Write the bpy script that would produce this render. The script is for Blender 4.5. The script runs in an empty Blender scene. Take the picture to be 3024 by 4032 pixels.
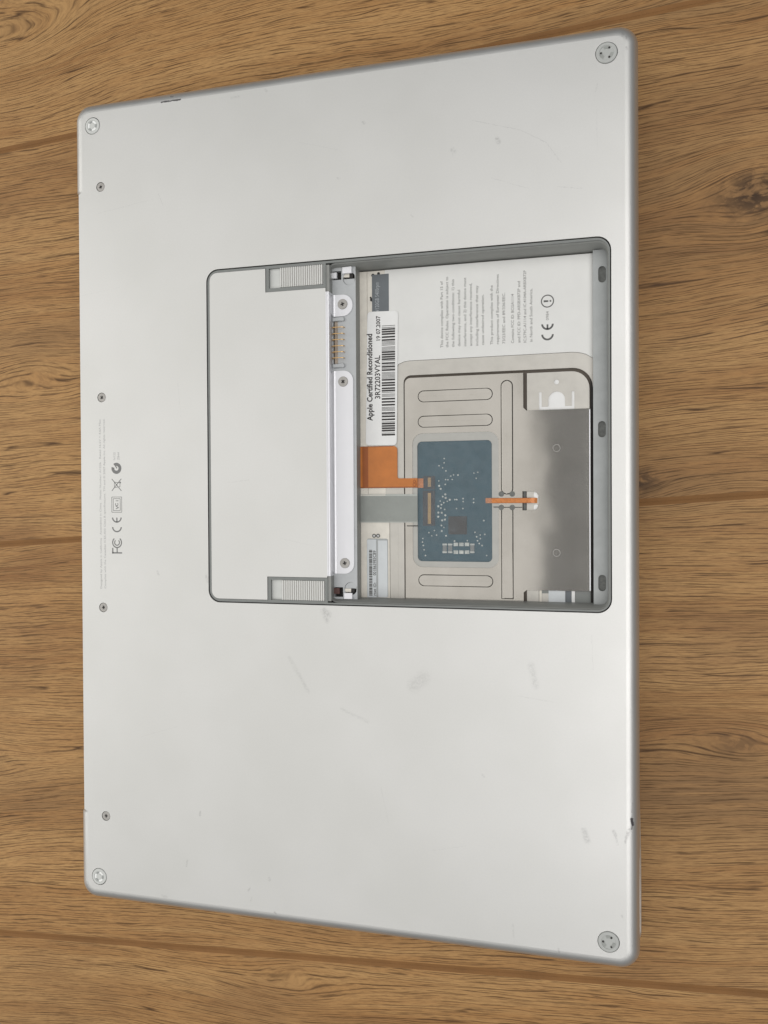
import bpy, bmesh, math, random
from mathutils import Vector, Matrix
from mathutils.geometry import tessellate_polygon

random.seed(7)
scene = bpy.context.scene
COL = scene.collection
MM = 0.001
HT = 26.0            # height of the upturned base above the floor, in mm

# ------------------------------------------------------------------ camera
# rows: camera right, down and forward axes in the laptop's own frame (mm, z = 0 on the base)
CR = [[0.96508384, -0.00539078, -0.26188571], [-0.00239174, -0.99992788, 0.0117691], [-0.26193027, -0.01073181, -0.96502713]]
CC = [112.5844, -0.747, 328.9784]
F = 3270.0
cam_d = bpy.data.cameras.new('camera')
cam_d.sensor_fit = 'VERTICAL'
cam_d.sensor_height = 36.0
cam_d.lens = 36.0 * F / 4032.0
cam_d.clip_start = 0.01
cam_d.clip_end = 50
cam = bpy.data.objects.new('camera', cam_d)
COL.objects.link(cam)
r, d, f = [Vector(v) for v in CR]
m = Matrix(((r.x, -d.x, -f.x), (r.y, -d.y, -f.y), (r.z, -d.z, -f.z))).to_4x4()
m.translation = Vector((CC[0], CC[1], CC[2] + HT)) * MM
cam.matrix_world = m
scene.camera = cam


def at(px, py, z=0.0):
    """photo pixel on a plane of height z (mm) -> x, y in the laptop frame (mm)"""
    v = [CR[0][i] * (px - 1512) / F + CR[1][i] * (py - 2016) / F + CR[2][i] for i in range(3)]
    t = (z - CC[2]) / v[2]
    return (CC[0] + t * v[0], CC[1] + t * v[1])


# ------------------------------------------------------------------ world and lamps
world = bpy.data.worlds.new('World')
scene.world = world
world.use_nodes = True
bg = world.node_tree.nodes['Background']
bg.inputs[0].default_value = (0.90, 0.95, 1.0, 1)
bg.inputs[1].default_value = 0.15


def area_lamp(name, loc, target, sx, sy, power, col):
    l = bpy.data.lights.new(name, 'AREA')
    l.shape = 'RECTANGLE'
    l.size = sx
    l.size_y = sy
    l.energy = power
    l.color = col
    o = bpy.data.objects.new(name, l)
    COL.objects.link(o)
    o.location = loc
    o.rotation_euler = (Vector(target) - Vector(loc)).to_track_quat('-Z', 'Y').to_euler()
    return o


# the room as the metal sees it: a pale ceiling over the left side, a window low on the left, a glow on the right
area_lamp('ceiling_bounce', (-0.726, -0.08, 0.8), (-0.726, -0.08, 0), 1.5, 1.7, 7.0, (1.0, 0.98, 0.95))
area_lamp('window_light', (-1.7, 0.12, 0.75), (0, 0, 0), 1.9, 1.1, 9.5, (1.0, 0.98, 0.94))
area_lamp('room_light', (0.62, -0.08, 1.2), (0.62, -0.08, 0), 0.98, 1.70, 12.0, (1.0, 0.98, 0.97))

vs = scene.view_settings
scene.display_settings.display_device = 'sRGB'
vs.view_transform = 'Standard'
vs.look = 'None'
vs.gamma = 1
vs.use_curve_mapping = False
vs.exposure = 0.0
scene.render.engine = 'CYCLES'


# ------------------------------------------------------------------ shader helper
class NT:
    def __init__(self, name):
        self.m = bpy.data.materials.new(name)
        self.m.use_nodes = True
        self.t = self.m.node_tree
        self.b = self.t.nodes['Principled BSDF']
        self.geo = None

    def n(self, ty, **kw):
        x = self.t.nodes.new(ty)
        for k, v in kw.items():
            setattr(x, k, v)
        return x

    def L(self, a, b):
        self.t.links.new(a, b)

    def put(self, sock, v):
        if hasattr(v, 'is_linked') or isinstance(v, bpy.types.NodeSocket):
            self.L(v, sock)
        else:
            sock.default_value = v

    def M(self, op, a, b=None, c=None, clamp=False):
        x = self.n('ShaderNodeMath', operation=op)
        x.use_clamp = clamp
        self.put(x.inputs[0], a)
        if b is not None:
            self.put(x.inputs[1], b)
        if c is not None:
            self.put(x.inputs[2], c)
        return x.outputs[0]

    def pos(self, obj=True):
        """object or world position in mm as separate x, y, z sockets"""
        if obj:
            s = self.n('ShaderNodeTexCoord').outputs['Object']
        else:
            s = self.n('ShaderNodeNewGeometry').outputs['Position']
        v = self.n('ShaderNodeVectorMath', operation='SCALE')
        self.L(s, v.inputs[0])
        v.inputs['Scale'].default_value = 1000.0
        q = self.n('ShaderNodeSeparateXYZ')
        self.L(v.outputs[0], q.inputs[0])
        self.pvec = v.outputs[0]
        return q.outputs

    def vec(self, x, y, z=0.0):
        c = self.n('ShaderNodeCombineXYZ')
        self.put(c.inputs[0], x)
        self.put(c.inputs[1], y)
        self.put(c.inputs[2], z)
        return c.outputs[0]

    def noise(self, vec, scale, detail=3, rough=0.55, dist=0.0, out=0):
        x = self.n('ShaderNodeTexNoise')
        self.L(vec, x.inputs['Vector'])
        x.inputs['Scale'].default_value = scale
        x.inputs['Detail'].default_value = detail
        x.inputs['Roughness'].default_value = rough
        x.inputs['Distortion'].default_value = dist
        return x.outputs[out]

    def ramp(self, fac, stops):
        x = self.n('ShaderNodeValToRGB')
        e = x.color_ramp.elements
        while len(e) < len(stops):
            e.new(0.5)
        for k, (p, c) in enumerate(stops):
            e[k].position = p
            if not hasattr(c, '__len__'):
                c = (c, c, c)
            e[k].color = (c[0], c[1], c[2], 1)
        self.L(fac, x.inputs[0])
        return x.outputs[0]

    def sm(self, v, a, b, lo=0.0, hi=1.0):
        x = self.n('ShaderNodeMapRange', interpolation_type='SMOOTHSTEP')
        self.put(x.inputs[0], v)
        x.inputs[1].default_value = a
        x.inputs[2].default_value = b
        x.inputs[3].default_value = lo
        x.inputs[4].default_value = hi
        return x.outputs[0]

    def mix(self, fac, a, b, mode='MIX'):
        x = self.n('ShaderNodeMix', data_type='RGBA', blend_type=mode)
        self.put(x.inputs[0], fac)
        self.put(x.inputs[6], a if not isinstance(a, tuple) else (a + (1,))[:4])
        self.put(x.inputs[7], b if not isinstance(b, tuple) else (b + (1,))[:4])
        return x.outputs[2]

    def bump(self, h, strength, dist):
        x = self.n('ShaderNodeBump')
        x.inputs['Strength'].default_value = strength
        x.inputs['Distance'].default_value = dist
        self.L(h, x.inputs['Height'])
        self.L(x.outputs[0], self.b.inputs['Normal'])


def plain(name, col, rough=0.5, metal=0.0, var=0.05, scale=0.25, grain=0.0, spec=0.5):
    """simple material with gentle blotchy variation and optional fine grain"""
    t = NT(name)
    t.pos()
    n1 = t.noise(t.pvec, scale, 4, 0.6)
    n2 = t.noise(t.pvec, 6.0, 2, 0.5)
    fac = t.sm(t.M('ADD', t.M('MULTIPLY', n1, 0.75), t.M('MULTIPLY', n2, 0.25)), 0.3, 0.7)
    lo = tuple(c * (1 - var) for c in col)
    hi = tuple(min(1, c * (1 + var)) for c in col)
    t.L(t.mix(fac, lo, hi), t.b.inputs['Base Color'])
    t.b.inputs['Metallic'].default_value = metal
    t.L(t.sm(n1, 0.2, 0.8, max(0.03, rough - 0.06), rough + 0.06), t.b.inputs['Roughness'])
    t.b.inputs['Specular IOR Level'].default_value = spec
    if grain:
        t.bump(n2, grain, 0.00005)
    return t.m


# ------------------------------------------------------------------ materials
def seg_mask(t, X, Y, a, b, w, soft=0.5):
    """soft mask round the line a-b on the casing (mm)"""
    ax, ay = a
    bx, by = b
    dx, dy = bx - ax, by - ay
    L2 = max(dx * dx + dy * dy, 1e-6)
    px = t.M('SUBTRACT', X, ax)
    py = t.M('SUBTRACT', Y, ay)
    h = t.M('DIVIDE', t.M('ADD', t.M('MULTIPLY', px, dx), t.M('MULTIPLY', py, dy)), L2, clamp=True)
    ex = t.M('SUBTRACT', px, t.M('MULTIPLY', h, dx))
    ey = t.M('SUBTRACT', py, t.M('MULTIPLY', h, dy))
    dd = t.M('SQRT', t.M('ADD', t.M('MULTIPLY', ex, ex), t.M('MULTIPLY', ey, ey)))
    return t.sm(dd, w * (1 - soft), w * (1 + soft), 1.0, 0.0)


def aluminium():
    t = NT('anodised_aluminium')
    X, Y, Z = t.pos()
    n1 = t.noise(t.pvec, 0.02, 3, 0.5)
    n2 = t.noise(t.pvec, 1.6, 3, 0.6)
    n3 = t.noise(t.pvec, 9.0, 2, 0.5)
    base = t.mix(t.sm(n1, 0.3, 0.7), (0.640, 0.638, 0.614), (0.672, 0.669, 0.648))
    base = t.mix(t.M('MULTIPLY', t.sm(n3, 0.35, 0.65), 0.05), base, (0.35, 0.35, 0.34))
    base = t.mix(t.M('MULTIPLY', t.sm(t.noise(t.pvec, 1.3, 4, 0.75), 0.35, 0.65), 0.07), base, (0.48, 0.48, 0.47))
    # wear with shapes of its own: scuffs, chips, dents and hairline scratches
    marks = [
        # (px,py)->(px,py), half width mm, darkness, colour key
        ((636, 402), (710, 392), 0.32, 0.92), ((670, 378), (678, 379), 0.45, 0.6),
        ((2487, 3226), (2491, 3250), 0.50, 0.97), ((2489, 3254), (2487, 3266), 0.36, 0.6),
        ((2478, 3268), (2466, 3300), 0.5, 0.5), ((2416, 3272), (2424, 3290), 0.5, 0.45),
        ((2424, 3292), (2432, 3325), 0.35, 0.3), ((2300, 3270), (2314, 3312), 0.9, 0.30),
        ((1276, 2405), (1292, 2420), 1.2, 0.36), ((1280, 2430), (1288, 2445), 0.8, 0.28),
        ((1630, 2700), (1668, 2670), 2.2, 0.19), ((1139, 2590), (1180, 2660), 0.8, 0.12),
        ((1180, 2660), (1215, 2725), 0.6, 0.19), ((1345, 2790), (1390, 2815), 0.5, 0.17),
        ((1390, 2815), (1450, 2842), 0.6, 0.14), ((2092, 2620), (2110, 2700), 1.1, 0.19),
        ((1958, 548), (1964, 558), 0.7, 0.42), ((1780, 590), (1790, 596), 0.6, 0.28),
        ((1786, 580), (1782, 612), 0.25, 0.14), ((1618, 846), (1626, 852), 0.3, 0.2),
        ((789, 3194), (788, 3210), 0.38, 0.36), ((738, 3388), (734, 3412), 0.32, 0.30),
        ((1060, 3459), (1062, 3466), 0.42, 0.42), ((984, 3496), (977, 3508), 0.34, 0.34),
        ((991, 3532), (987, 3552), 0.25, 0.2), ((812, 2268), (820, 2290), 0.6, 0.2),
        ((2446, 126), (2454, 136), 0.55, 0.45), ((2464, 144), (2467, 150), 0.4, 0.4),
        ((2466, 186), (2469, 192), 0.4, 0.42), ((2352, 330), (2346, 360), 0.25, 0.14),
        ((640, 3527), (655, 3532), 0.5, 0.3), ((343, 3475), (346, 3490), 0.6, 0.3),
        ((352, 3500), (372, 3512), 0.6, 0.26), ((2020, 3640), (2023, 3690), 0.3, 0.16),
        ((2199, 3735), (2203, 3752), 0.3, 0.35), ((1082, 3593), (1086, 3597), 0.4, 0.4),
        ((2449, 3605), (2451, 3612), 0.3, 0.3), ((912, 385), (940, 379), 0.4, 0.2),
        ((1044, 352), (1050, 358), 0.4, 0.25), ((1715, 236), (1724, 238), 0.45, 0.3),
        ((2491, 3165), (2489, 3222), 0.30, 0.30), ((2470, 3290), (2462, 3318), 0.35, 0.35),
        # hairlines
        ((1859, 474), (2050, 512), 0.12, 0.24), ((2050, 512), (2150, 560), 0.12, 0.24),
        ((2150, 560), (2210, 640), 0.12, 0.20), ((2195, 735), (2290, 742), 0.12, 0.22),
        ((386, 841), (603, 784), 0.09, 0.14), ((624, 764), (642, 810), 0.12, 0.26),
        ((2350, 430), (2352, 580), 0.09, 0.12), ((2040, 2740), (2180, 2765), 0.10, 0.18),
        ((320, 1165), (470, 1130), 0.08, 0.12), ((1935, 700), (2080, 742), 0.10, 0.18),
        ((1105, 2120), (1240, 2150), 0.09, 0.14), ((560, 2900), (700, 2860), 0.09, 0.14), ((1500, 3100), (1530, 3240), 0.09, 0.14),
        ((1180, 560), (1330, 590), 0.09, 0.13), ((700, 1500), (712, 1640), 0.08, 0.14), ((2330, 2500), (2336, 2640), 0.10, 0.16),
        ((1700, 3350), (1840, 3330), 0.09, 0.14), ((900, 1900), (980, 1890), 0.25, 0.10), ((1430, 480), (1436, 486), 0.4, 0.3),
        ((620, 2250), (626, 2262), 0.4, 0.24), ((1900, 3050), (1906, 3058), 0.35, 0.3), ((1330, 700), (1338, 704), 0.35, 0.22),
    ]
    wob = t.noise(t.pvec, 0.9, 3, 0.6, out=1)
    wv = t.n('ShaderNodeVectorMath', operation='MULTIPLY_ADD')
    t.L(wob, wv.inputs[0])
    wv.inputs[1].default_value = (1.0, 1.0, 0)
    wv.inputs[2].default_value = (-0.5, -0.5, 0)
    wa = t.n('ShaderNodeVectorMath', operation='ADD')
    t.L(wv.outputs[0], wa.inputs[0])
    t.L(t.pvec, wa.inputs[1])
    sp = t.n('ShaderNodeSeparateXYZ')
    t.L(wa.outputs[0], sp.inputs[0])
    mask = None
    patch = t.noise(t.pvec, 0.9, 4, 0.75)
    patch_lo = t.sm(patch, 0.33, 0.68)
    dark = None
    for a, b, w, k in marks:
        s = seg_mask(t, sp.outputs[0], sp.outputs[1], at(*a), at(*b), w, 0.45 if k > 0.5 else 0.9)
        s = t.M('MULTIPLY', s, k)
        if k > 0.5:
            dark = s if dark is None else t.M('MAXIMUM', dark, s)
        else:
            mask = s if mask is None else t.M('MAXIMUM', mask, s)
    soft = t.M('MULTIPLY', mask, t.M('ADD', t.M('MULTIPLY', patch_lo, 0.85), 0.05))
    allm = t.M('MAXIMUM', soft, dark, clamp=True)
    base = t.mix(allm, base, (0.045, 0.04, 0.045))
    t.L(base, t.b.inputs['Base Color'])
    t.L(t.M('SUBTRACT', 0.88, t.M('MULTIPLY', allm, 0.6), clamp=True), t.b.inputs['Metallic'])
    t.L(t.M('ADD', t.sm(n2, 0.2, 0.8, 0.42, 0.47), t.M('MULTIPLY', t.M('SUBTRACT', t.noise(t.pvec, 0.035, 4, 0.65), 0.5), 0.10)), t.b.inputs['Roughness'])
    t.bump(n3, 0.10, 0.00004)
    return t.m


def wood():
    t = NT('oak_laminate')
    X, Y, Z = t.pos(False)
    ang = math.radians(3.6)
    oi = t.n('ShaderNodeObjectInfo')
    rnd = t.M('MULTIPLY', oi.outputs['Random'], 900.0)
    u = t.M('ADD', t.M('MULTIPLY', X, math.cos(ang)), t.M('MULTIPLY', Y, math.sin(ang)))
    v = t.M('SUBTRACT', t.M('MULTIPLY', Y, math.cos(ang)), t.M('MULTIPLY', X, math.sin(ang)))

    def uv(px, py):
        x, y = at(px, py, -HT)
        return (x * math.cos(ang) + y * math.sin(ang), y * math.cos(ang) - x * math.sin(ang))
    # grain coordinate g: contour lines of g are the grain
    lowv = t.vec(t.M('MULTIPLY', u, 0.0052), t.M('MULTIPLY', v, 0.0105), rnd)
    w1 = t.M('SUBTRACT', t.noise(lowv, 1.0, 1.5, 0.5), 0.5)
    midv = t.vec(t.M('MULTIPLY', u, 0.03), t.M('MULTIPLY', v, 0.075), rnd)
    w2 = t.M('SUBTRACT', t.noise(midv, 1.0, 2, 0.5), 0.5)
    g = t.M('ADD', v, t.M('ADD', t.M('MULTIPLY', w1, 34.0), t.M('MULTIPLY', w2, 2.2)))
    knots = [((2965, 765), 14, 10, 0.95, 1.0), ((2492, 1900), 13, 5.5, 0.7, 0.9),
             ((2905, 2925), 12, 6, 0.7, 0.4), ((40, 60), 34, 13, 1.5, 0.10),
             ((-30, 2985), 13, 7, 0.6, 0.35), ((1180, 3860), 22, 7, 0.8, 0.0),
             ((2690, 2790), 22, 8, -0.8, 0.0), ((120, 1500), 26, 10, 0.9, 0.0)]
    kd = None
    for (px, py), su, sv, A, D in knots:
        ku, kv = uv(px, py)
        du = t.M('DIVIDE', t.M('SUBTRACT', u, ku), su * 1.6)
        dv = t.M('DIVIDE', t.M('SUBTRACT', v, kv), sv * 1.6)
        r2 = t.M('ADD', t.M('MULTIPLY', du, du), t.M('MULTIPLY', dv, dv))
        e = t.M('EXPONENT', t.M('MULTIPLY', r2, -1.0))
        g = t.M('SUBTRACT', g, t.M('MULTIPLY', t.M('MULTIPLY', dv, sv * 1.6 * A), e))
        if D > 0.05:
            kx = t.M('MULTIPLY', t.M('EXPONENT', t.M('MULTIPLY', r2, -3.2)), D)
            kd = kx if kd is None else t.M('MAXIMUM', kd, kx)
    # slope of the grain lets the pores follow it
    su_ = t.M('MULTIPLY', u, 0.05)
    # broad early / late wood bands
    b1 = t.noise(t.vec(t.M('MULTIPLY', u, 0.0035), t.M('MULTIPLY', g, 0.050), rnd), 1.0, 3, 0.55)
    b2 = t.noise(t.vec(t.M('MULTIPLY', u, 0.014), t.M('MULTIPLY', g, 0.36), rnd), 1.0, 3, 0.55)
    # dark open pores: thin dashes along the grain
    fine = t.noise(t.vec(t.M('MULTIPLY', u, 0.30), t.M('MULTIPLY', g, 3.2), rnd), 1.0, 2.0, 0.6)

    def lines(freq, ku, kg, amp, half, gu, gg, lo, hi, seed):
        wobble = t.noise(t.vec(t.M('MULTIPLY', u, ku), t.M('MULTIPLY', g, kg), t.M('ADD', rnd, seed)), 1.0, 2.0, 0.5)
        ph = t.M('ADD', t.M('MULTIPLY', g, freq), t.M('MULTIPLY', wobble, amp))
        rr = t.M('ABSOLUTE', t.M('SUBTRACT', t.M('FRACT', ph), 0.5))
        ln = t.sm(rr, 0.0, half, 1.0, 0.0)
        gn = t.noise(t.vec(t.M('MULTIPLY', u, gu), t.M('MULTIPLY', g, gg), t.M('ADD', rnd, seed + 5.0)), 1.0, 2.0, 0.6)
        return t.M('MULTIPLY', ln, t.sm(gn, lo, hi))
    pores = t.M('MAXIMUM', lines(0.66, 0.012, 0.16, 2.6, 0.17, 0.066, 0.85, 0.42, 0.60, 1.0),
                t.M('MULTIPLY', lines(1.05, 0.020, 0.28, 2.6, 0.28, 0.080, 1.2, 0.42, 0.62, 21.0), 0.80), clamp=True)
    pores = t.M('MAXIMUM', pores, t.M('MULTIPLY', lines(0.21, 0.012, 0.14, 2.5, 0.10, 0.035, 0.30, 0.50, 0.62, 41.0), 1.0), clamp=True)
    col = t.ramp(b1, [(0.28, (0.268, 0.127, 0.042)), (0.45, (0.374, 0.197, 0.070)), (0.60, (0.444, 0.252, 0.098)), (0.78, (0.310, 0.156, 0.056))])
    col = t.mix(t.M('MULTIPLY', t.sm(b2, 0.35, 0.68), 0.40), col, (0.497, 0.307, 0.129))
    col = t.mix(t.M('MULTIPLY', t.sm(fine, 0.4, 0.65), 0.34), col, (0.178, 0.092, 0.037))
    blot = t.noise(t.vec(t.M('MULTIPLY', u, 0.012), t.M('MULTIPLY', v, 0.025), rnd), 1.0, 3, 0.6)
    col = t.mix(t.M('MULTIPLY', t.sm(blot, 0.48, 0.75), 0.40), col, (0.191, 0.098, 0.041))
    for (px, py), su, sv, k in (((2800, 3130), 70, 17, 0.50), ((200, 3150), 45, 13, 0.40), ((230, 1330), 45, 10, 0.40),
                                ((2820, 820), 55, 26, 0.45), ((2560, 1900), 45, 14, 0.40), ((2600, 40), 60, 10, 0.35)):
        ku, kv = uv(px, py)
        du = t.M('DIVIDE', t.M('SUBTRACT', u, ku), su)
        dv = t.M('DIVIDE', t.M('SUBTRACT', v, kv), sv)
        e = t.M('EXPONENT', t.M('MULTIPLY', t.M('ADD', t.M('MULTIPLY', du, du), t.M('MULTIPLY', dv, dv)), -1.0))
        e = t.M('MULTIPLY', e, t.sm(b2, 0.25, 0.60))
        col = t.mix(t.M('MULTIPLY', e, k * 1.3, clamp=True), col, (0.165, 0.090, 0.040))
    col = t.mix(t.M('MULTIPLY', pores, 0.95), col, (0.074, 0.034, 0.011))
    kn = t.noise(t.vec(t.M('MULTIPLY', u, 0.11), t.M('MULTIPLY', v, 0.20), 3.0), 1.0, 4, 0.65, 0.6)
    kmask = t.M('MULTIPLY', kd, t.sm(kn, 0.42, 0.58), clamp=True)
    col = t.mix(t.M('MULTIPLY', kd, 0.25), col, (0.17, 0.10, 0.05))
    col = t.mix(kmask, col, (0.050, 0.026, 0.012))
    t.L(col, t.b.inputs['Base Color'])
    t.L(t.sm(b2, 0.3, 0.7, 0.50, 0.58), t.b.inputs['Roughness'])
    t.b.inputs['Specular IOR Level'].default_value = 0.25
    h = t.M('SUBTRACT', t.M('MULTIPLY', fine, 0.3), pores)
    t.bump(h, 0.35, 0.00012)
    return t.m


def glassy_film():
    t = NT('milky_film')
    nt = t.t
    tr = t.n('ShaderNodeBsdfTransparent')
    df = t.n('ShaderNodeBsdfDiffuse')
    df.inputs[0].default_value = (0.36, 0.44, 0.48, 1)
    gl = t.n('ShaderNodeBsdfGlossy')
    gl.inputs['Roughness'].default_value = 0.25
    t.pos()
    nn = t.noise(t.pvec, 0.35, 3, 0.6)
    m1 = t.n('ShaderNodeMixShader')
    t.L(t.sm(nn, 0.3, 0.7, 0.06, 0.10), m1.inputs[0])
    t.L(tr.outputs[0], m1.inputs[1])
    t.L(df.outputs[0], m1.inputs[2])
    m2 = t.n('ShaderNodeMixShader')
    m2.inputs[0].default_value = 0.02
    t.L(m1.outputs[0], m2.inputs[1])
    t.L(gl.outputs[0], m2.inputs[2])
    out = nt.nodes['Material Output']
    t.L(m2.outputs[0], out.inputs[0])
    nt.nodes.remove(t.b)
    return t.m


def shiny_plate():
    """stamped steel of the trackpad tray: bright, softly mirrored"""
    t = NT('tray_steel')
    t.pos()
    n1 = t.noise(t.pvec, 0.05, 3, 0.55)
    n2 = t.noise(t.pvec, 3.0, 3, 0.6)
    c = t.mix(t.sm(n1, 0.3, 0.7), (0.46, 0.435, 0.392), (0.52, 0.493, 0.448))
    c = t.mix(t.M('MULTIPLY', t.sm(n2, 0.55, 0.75), 0.25), c, (0.36, 0.32, 0.27))
    t.L(c, t.b.inputs['Base Color'])
    t.b.inputs['Metallic'].default_value = 0.82
    t.L(t.sm(n2, 0.2, 0.8, 0.08, 0.13), t.b.inputs['Roughness'])
    t.bump(t.noise(t.pvec, 0.030, 1.5, 0.45), 1.0, 0.00035)
    return t.m


M = dict(
    alu=aluminium(),
    wood=wood(),
    lid=plain('lid_aluminium', (0.66, 0.66, 0.64), 0.38, 0.7),
    seam=plain('plank_seam', (0.225, 0.112, 0.042), 0.7, 0, 0.12, 0.05, spec=0.15),
    groove=plain('groove_shade', (0.085, 0.070, 0.055), 0.7),  # dark base colour stands for the shade between the bay plates
    lipm=plain('window_rim', (0.42, 0.415, 0.385), 0.4, 0.2, 0.04),
    under=plain('underlay', (0.10, 0.06, 0.03), 0.8),
    frame=plain('grey_plastic', (0.205, 0.215, 0.205), 0.52, 0.0, 0.06, grain=0.15),
    wall=plain('grey_bay_plastic', (0.255, 0.260, 0.245), 0.48, 0.0, 0.06, grain=0.15),
    ledge=plain('ledge_plastic', (0.46, 0.475, 0.48), 0.45, 0.15, 0.05, grain=0.1),
    shelf=plain('shelf_plastic', (0.36, 0.375, 0.37), 0.45, 0.1, 0.09, 0.12, grain=0.1),
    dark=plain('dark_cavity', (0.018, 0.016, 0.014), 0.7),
    slot=plain('slot_grey', (0.14, 0.145, 0.135), 0.6, 0, 0.25, 0.8),
    rubber=plain('foot_rubber', (0.43, 0.44, 0.42), 0.5, 0.0, 0.05),
    footpale=plain('pale_foot_plastic', (0.58, 0.59, 0.565), 0.42, 0.1, 0.04),
    rubberdk=plain('rubber_groove_shade', (0.31, 0.32, 0.30), 0.6),
    footlite=plain('foot_relief_lit', (0.86, 0.87, 0.85), 0.4, 0.1, 0.04),
    footdark=plain('foot_shadow_relief', (0.30, 0.31, 0.30), 0.5, 0.0, 0.04),
    screw=plain('screw_steel', (0.40, 0.385, 0.36), 0.42, 0.55, 0.10, 0.9),
    bracket=plain('bright_steel', (0.74, 0.74, 0.76), 0.42, 0.6, 0.02, 0.1),
    gold=plain('gold_contact', (0.62, 0.40, 0.17), 0.35, 0.7, 0.1),
    tan=plain('tan_plastic', (0.36, 0.30, 0.24), 0.6, 0, 0.12),
    white=plain('white_sheet', (0.70, 0.70, 0.675), 0.5, 0.05, 0.03, 0.08),
    cream=plain('cream_plastic', (0.70, 0.665, 0.590), 0.5, 0.0, 0.06, 0.3),
    label=plain('label_paper', (0.77, 0.77, 0.755), 0.42, 0.0, 0.02),
    label2=plain('bluish_label_paper', (0.60, 0.63, 0.64), 0.4, 0.0, 0.04),
    ink=plain('black_ink', (0.025, 0.022, 0.02), 0.5, 0.0, 0.2, 1.0),
    inkgrey=plain('grey_ink', (0.20, 0.195, 0.185), 0.5, 0.0, 0.1, 1.0),
    inkmid=plain('dark_grey_ink', (0.10, 0.10, 0.095), 0.5, 0.0, 0.1, 1.0),
    inkcase=plain('case_print', (0.36, 0.36, 0.355), 0.5, 0.2, 0.12, 1.0),
    inkcase2=plain('case_symbols', (0.20, 0.20, 0.195), 0.5, 0.3, 0.12, 1.0),
    inkwhite=plain('faded_white_ink', (0.36, 0.38, 0.39), 0.5, 0.0, 0.2, 1.0),
    drive=plain('drive_label_grey', (0.125, 0.140, 0.150), 0.5, 0.0, 0.06),
    tray=shiny_plate(),
    border=plain('tray_border', (0.52, 0.50, 0.455), 0.36, 0.35, 0.05, 0.15),
    orange=plain('orange_flex', (0.50, 0.165, 0.030), 0.36, 0.0, 0.08, 0.2),
    orangedk=plain('dark_orange_flex', (0.30, 0.080, 0.012), 0.4, 0.0, 0.08, 0.2),
    copper=plain('copper_flex', (0.56, 0.20, 0.055), 0.28, 0.2, 0.1, 0.6),
    ribbon=plain('ribbon_grey', (0.40, 0.42, 0.39), 0.35, 0.1, 0.05),
    ribbonline=plain('ribbon_conductor', (0.13, 0.14, 0.13), 0.4, 0.1, 0.05),
    board=plain('blue_board', (0.007, 0.052, 0.074), 0.45, 0.0, 0.12, 0.2),
    solder=plain('solder', (0.52, 0.53, 0.49), 0.4, 0.2, 0.25, 0.6),
    chip=plain('chip_black', (0.028, 0.016, 0.010), 0.55),
    conn=plain('connector_brown', (0.030, 0.022, 0.022), 0.55),
    resist=plain('resistor_grey', (0.20, 0.20, 0.19), 0.5),
    red=plain('red_latch', (0.085, 0.036, 0.03), 0.5, 0, 0.15, 0.8),
    ring=plain('engraved_ring', (0.34, 0.33, 0.31), 0.4, 0.6),
    film=glassy_film(),
)


# ------------------------------------------------------------------ mesh helpers (all in mm)
def new_obj(name, bm, mat, parent=None, smooth=False, label=None, kind=None):
    bmesh.ops.recalc_face_normals(bm, faces=bm.faces)
    for v in bm.verts:
        v.co *= MM
    me = bpy.data.meshes.new(name)
    bm.to_mesh(me)
    bm.free()
    if smooth:
        me.set_sharp_from_angle(angle=math.radians(smooth if smooth > 1 else 38))
        for p in me.polygons:
            p.use_smooth = abs(p.normal.z) < 0.9995
    me.materials.append(mat)
    o = bpy.data.objects.new(name, me)
    COL.objects.link(o)
    o.parent = parent
    if label:
        o['label'] = label
    if kind:
        o['kind'] = kind
    return o


def rrect(x0, y0, x1, y1, r=0.0, n=6):
    if x0 > x1:
        x0, x1 = x1, x0
    if y0 > y1:
        y0, y1 = y1, y0
    if r <= 0:
        return [(x0, y0), (x1, y0), (x1, y1), (x0, y1)]
    r = min(r, (x1 - x0) / 2 - 1e-4, (y1 - y0) / 2 - 1e-4)
    pts = []
    for cx, cy, a0 in ((x1 - r, y0 + r, -90), (x1 - r, y1 - r, 0), (x0 + r, y1 - r, 90), (x0 + r, y0 + r, 180)):
        for k in range(n + 1):
            a = math.radians(a0 + 90 * k / n)
            pts.append((cx + r * math.cos(a), cy + r * math.sin(a)))
    return pts


def circle(cx, cy, r, n=32):
    return [(cx + r * math.cos(2 * math.pi * k / n), cy + r * math.sin(2 * math.pi * k / n)) for k in range(n)]


def area2(l):
    return sum(l[i][0] * l[(i + 1) % len(l)][1] - l[(i + 1) % len(l)][0] * l[i][1] for i in range(len(l)))


def add_plate(bm, outer, holes, zt, zb):
    """flat plate with holes, top at zt and bottom at zb"""
    loops = [outer] + list(holes)
    tv, bv = [], []
    for lp in loops:
        tv.append([bm.verts.new((x, y, zt)) for x, y in lp])
        bv.append([bm.verts.new((x, y, zb)) for x, y in lp])
    flat_t = [v for l in tv for v in l]
    flat_b = [v for l in bv for v in l]
    tris = tessellate_polygon([[Vector((x, y, 0)) for x, y in lp] for lp in loops])
    for tr in tris:
        try:
            bm.faces.new([flat_t[i] for i in tr])
            bm.faces.new([flat_b[i] for i in reversed(tr)])
        except ValueError:
            pass
    for a, b in zip(tv, bv):
        n = len(a)
        for i in range(n):
            j = (i + 1) % n
            bm.faces.new((a[i], a[j], b[j], b[i]))


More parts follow.
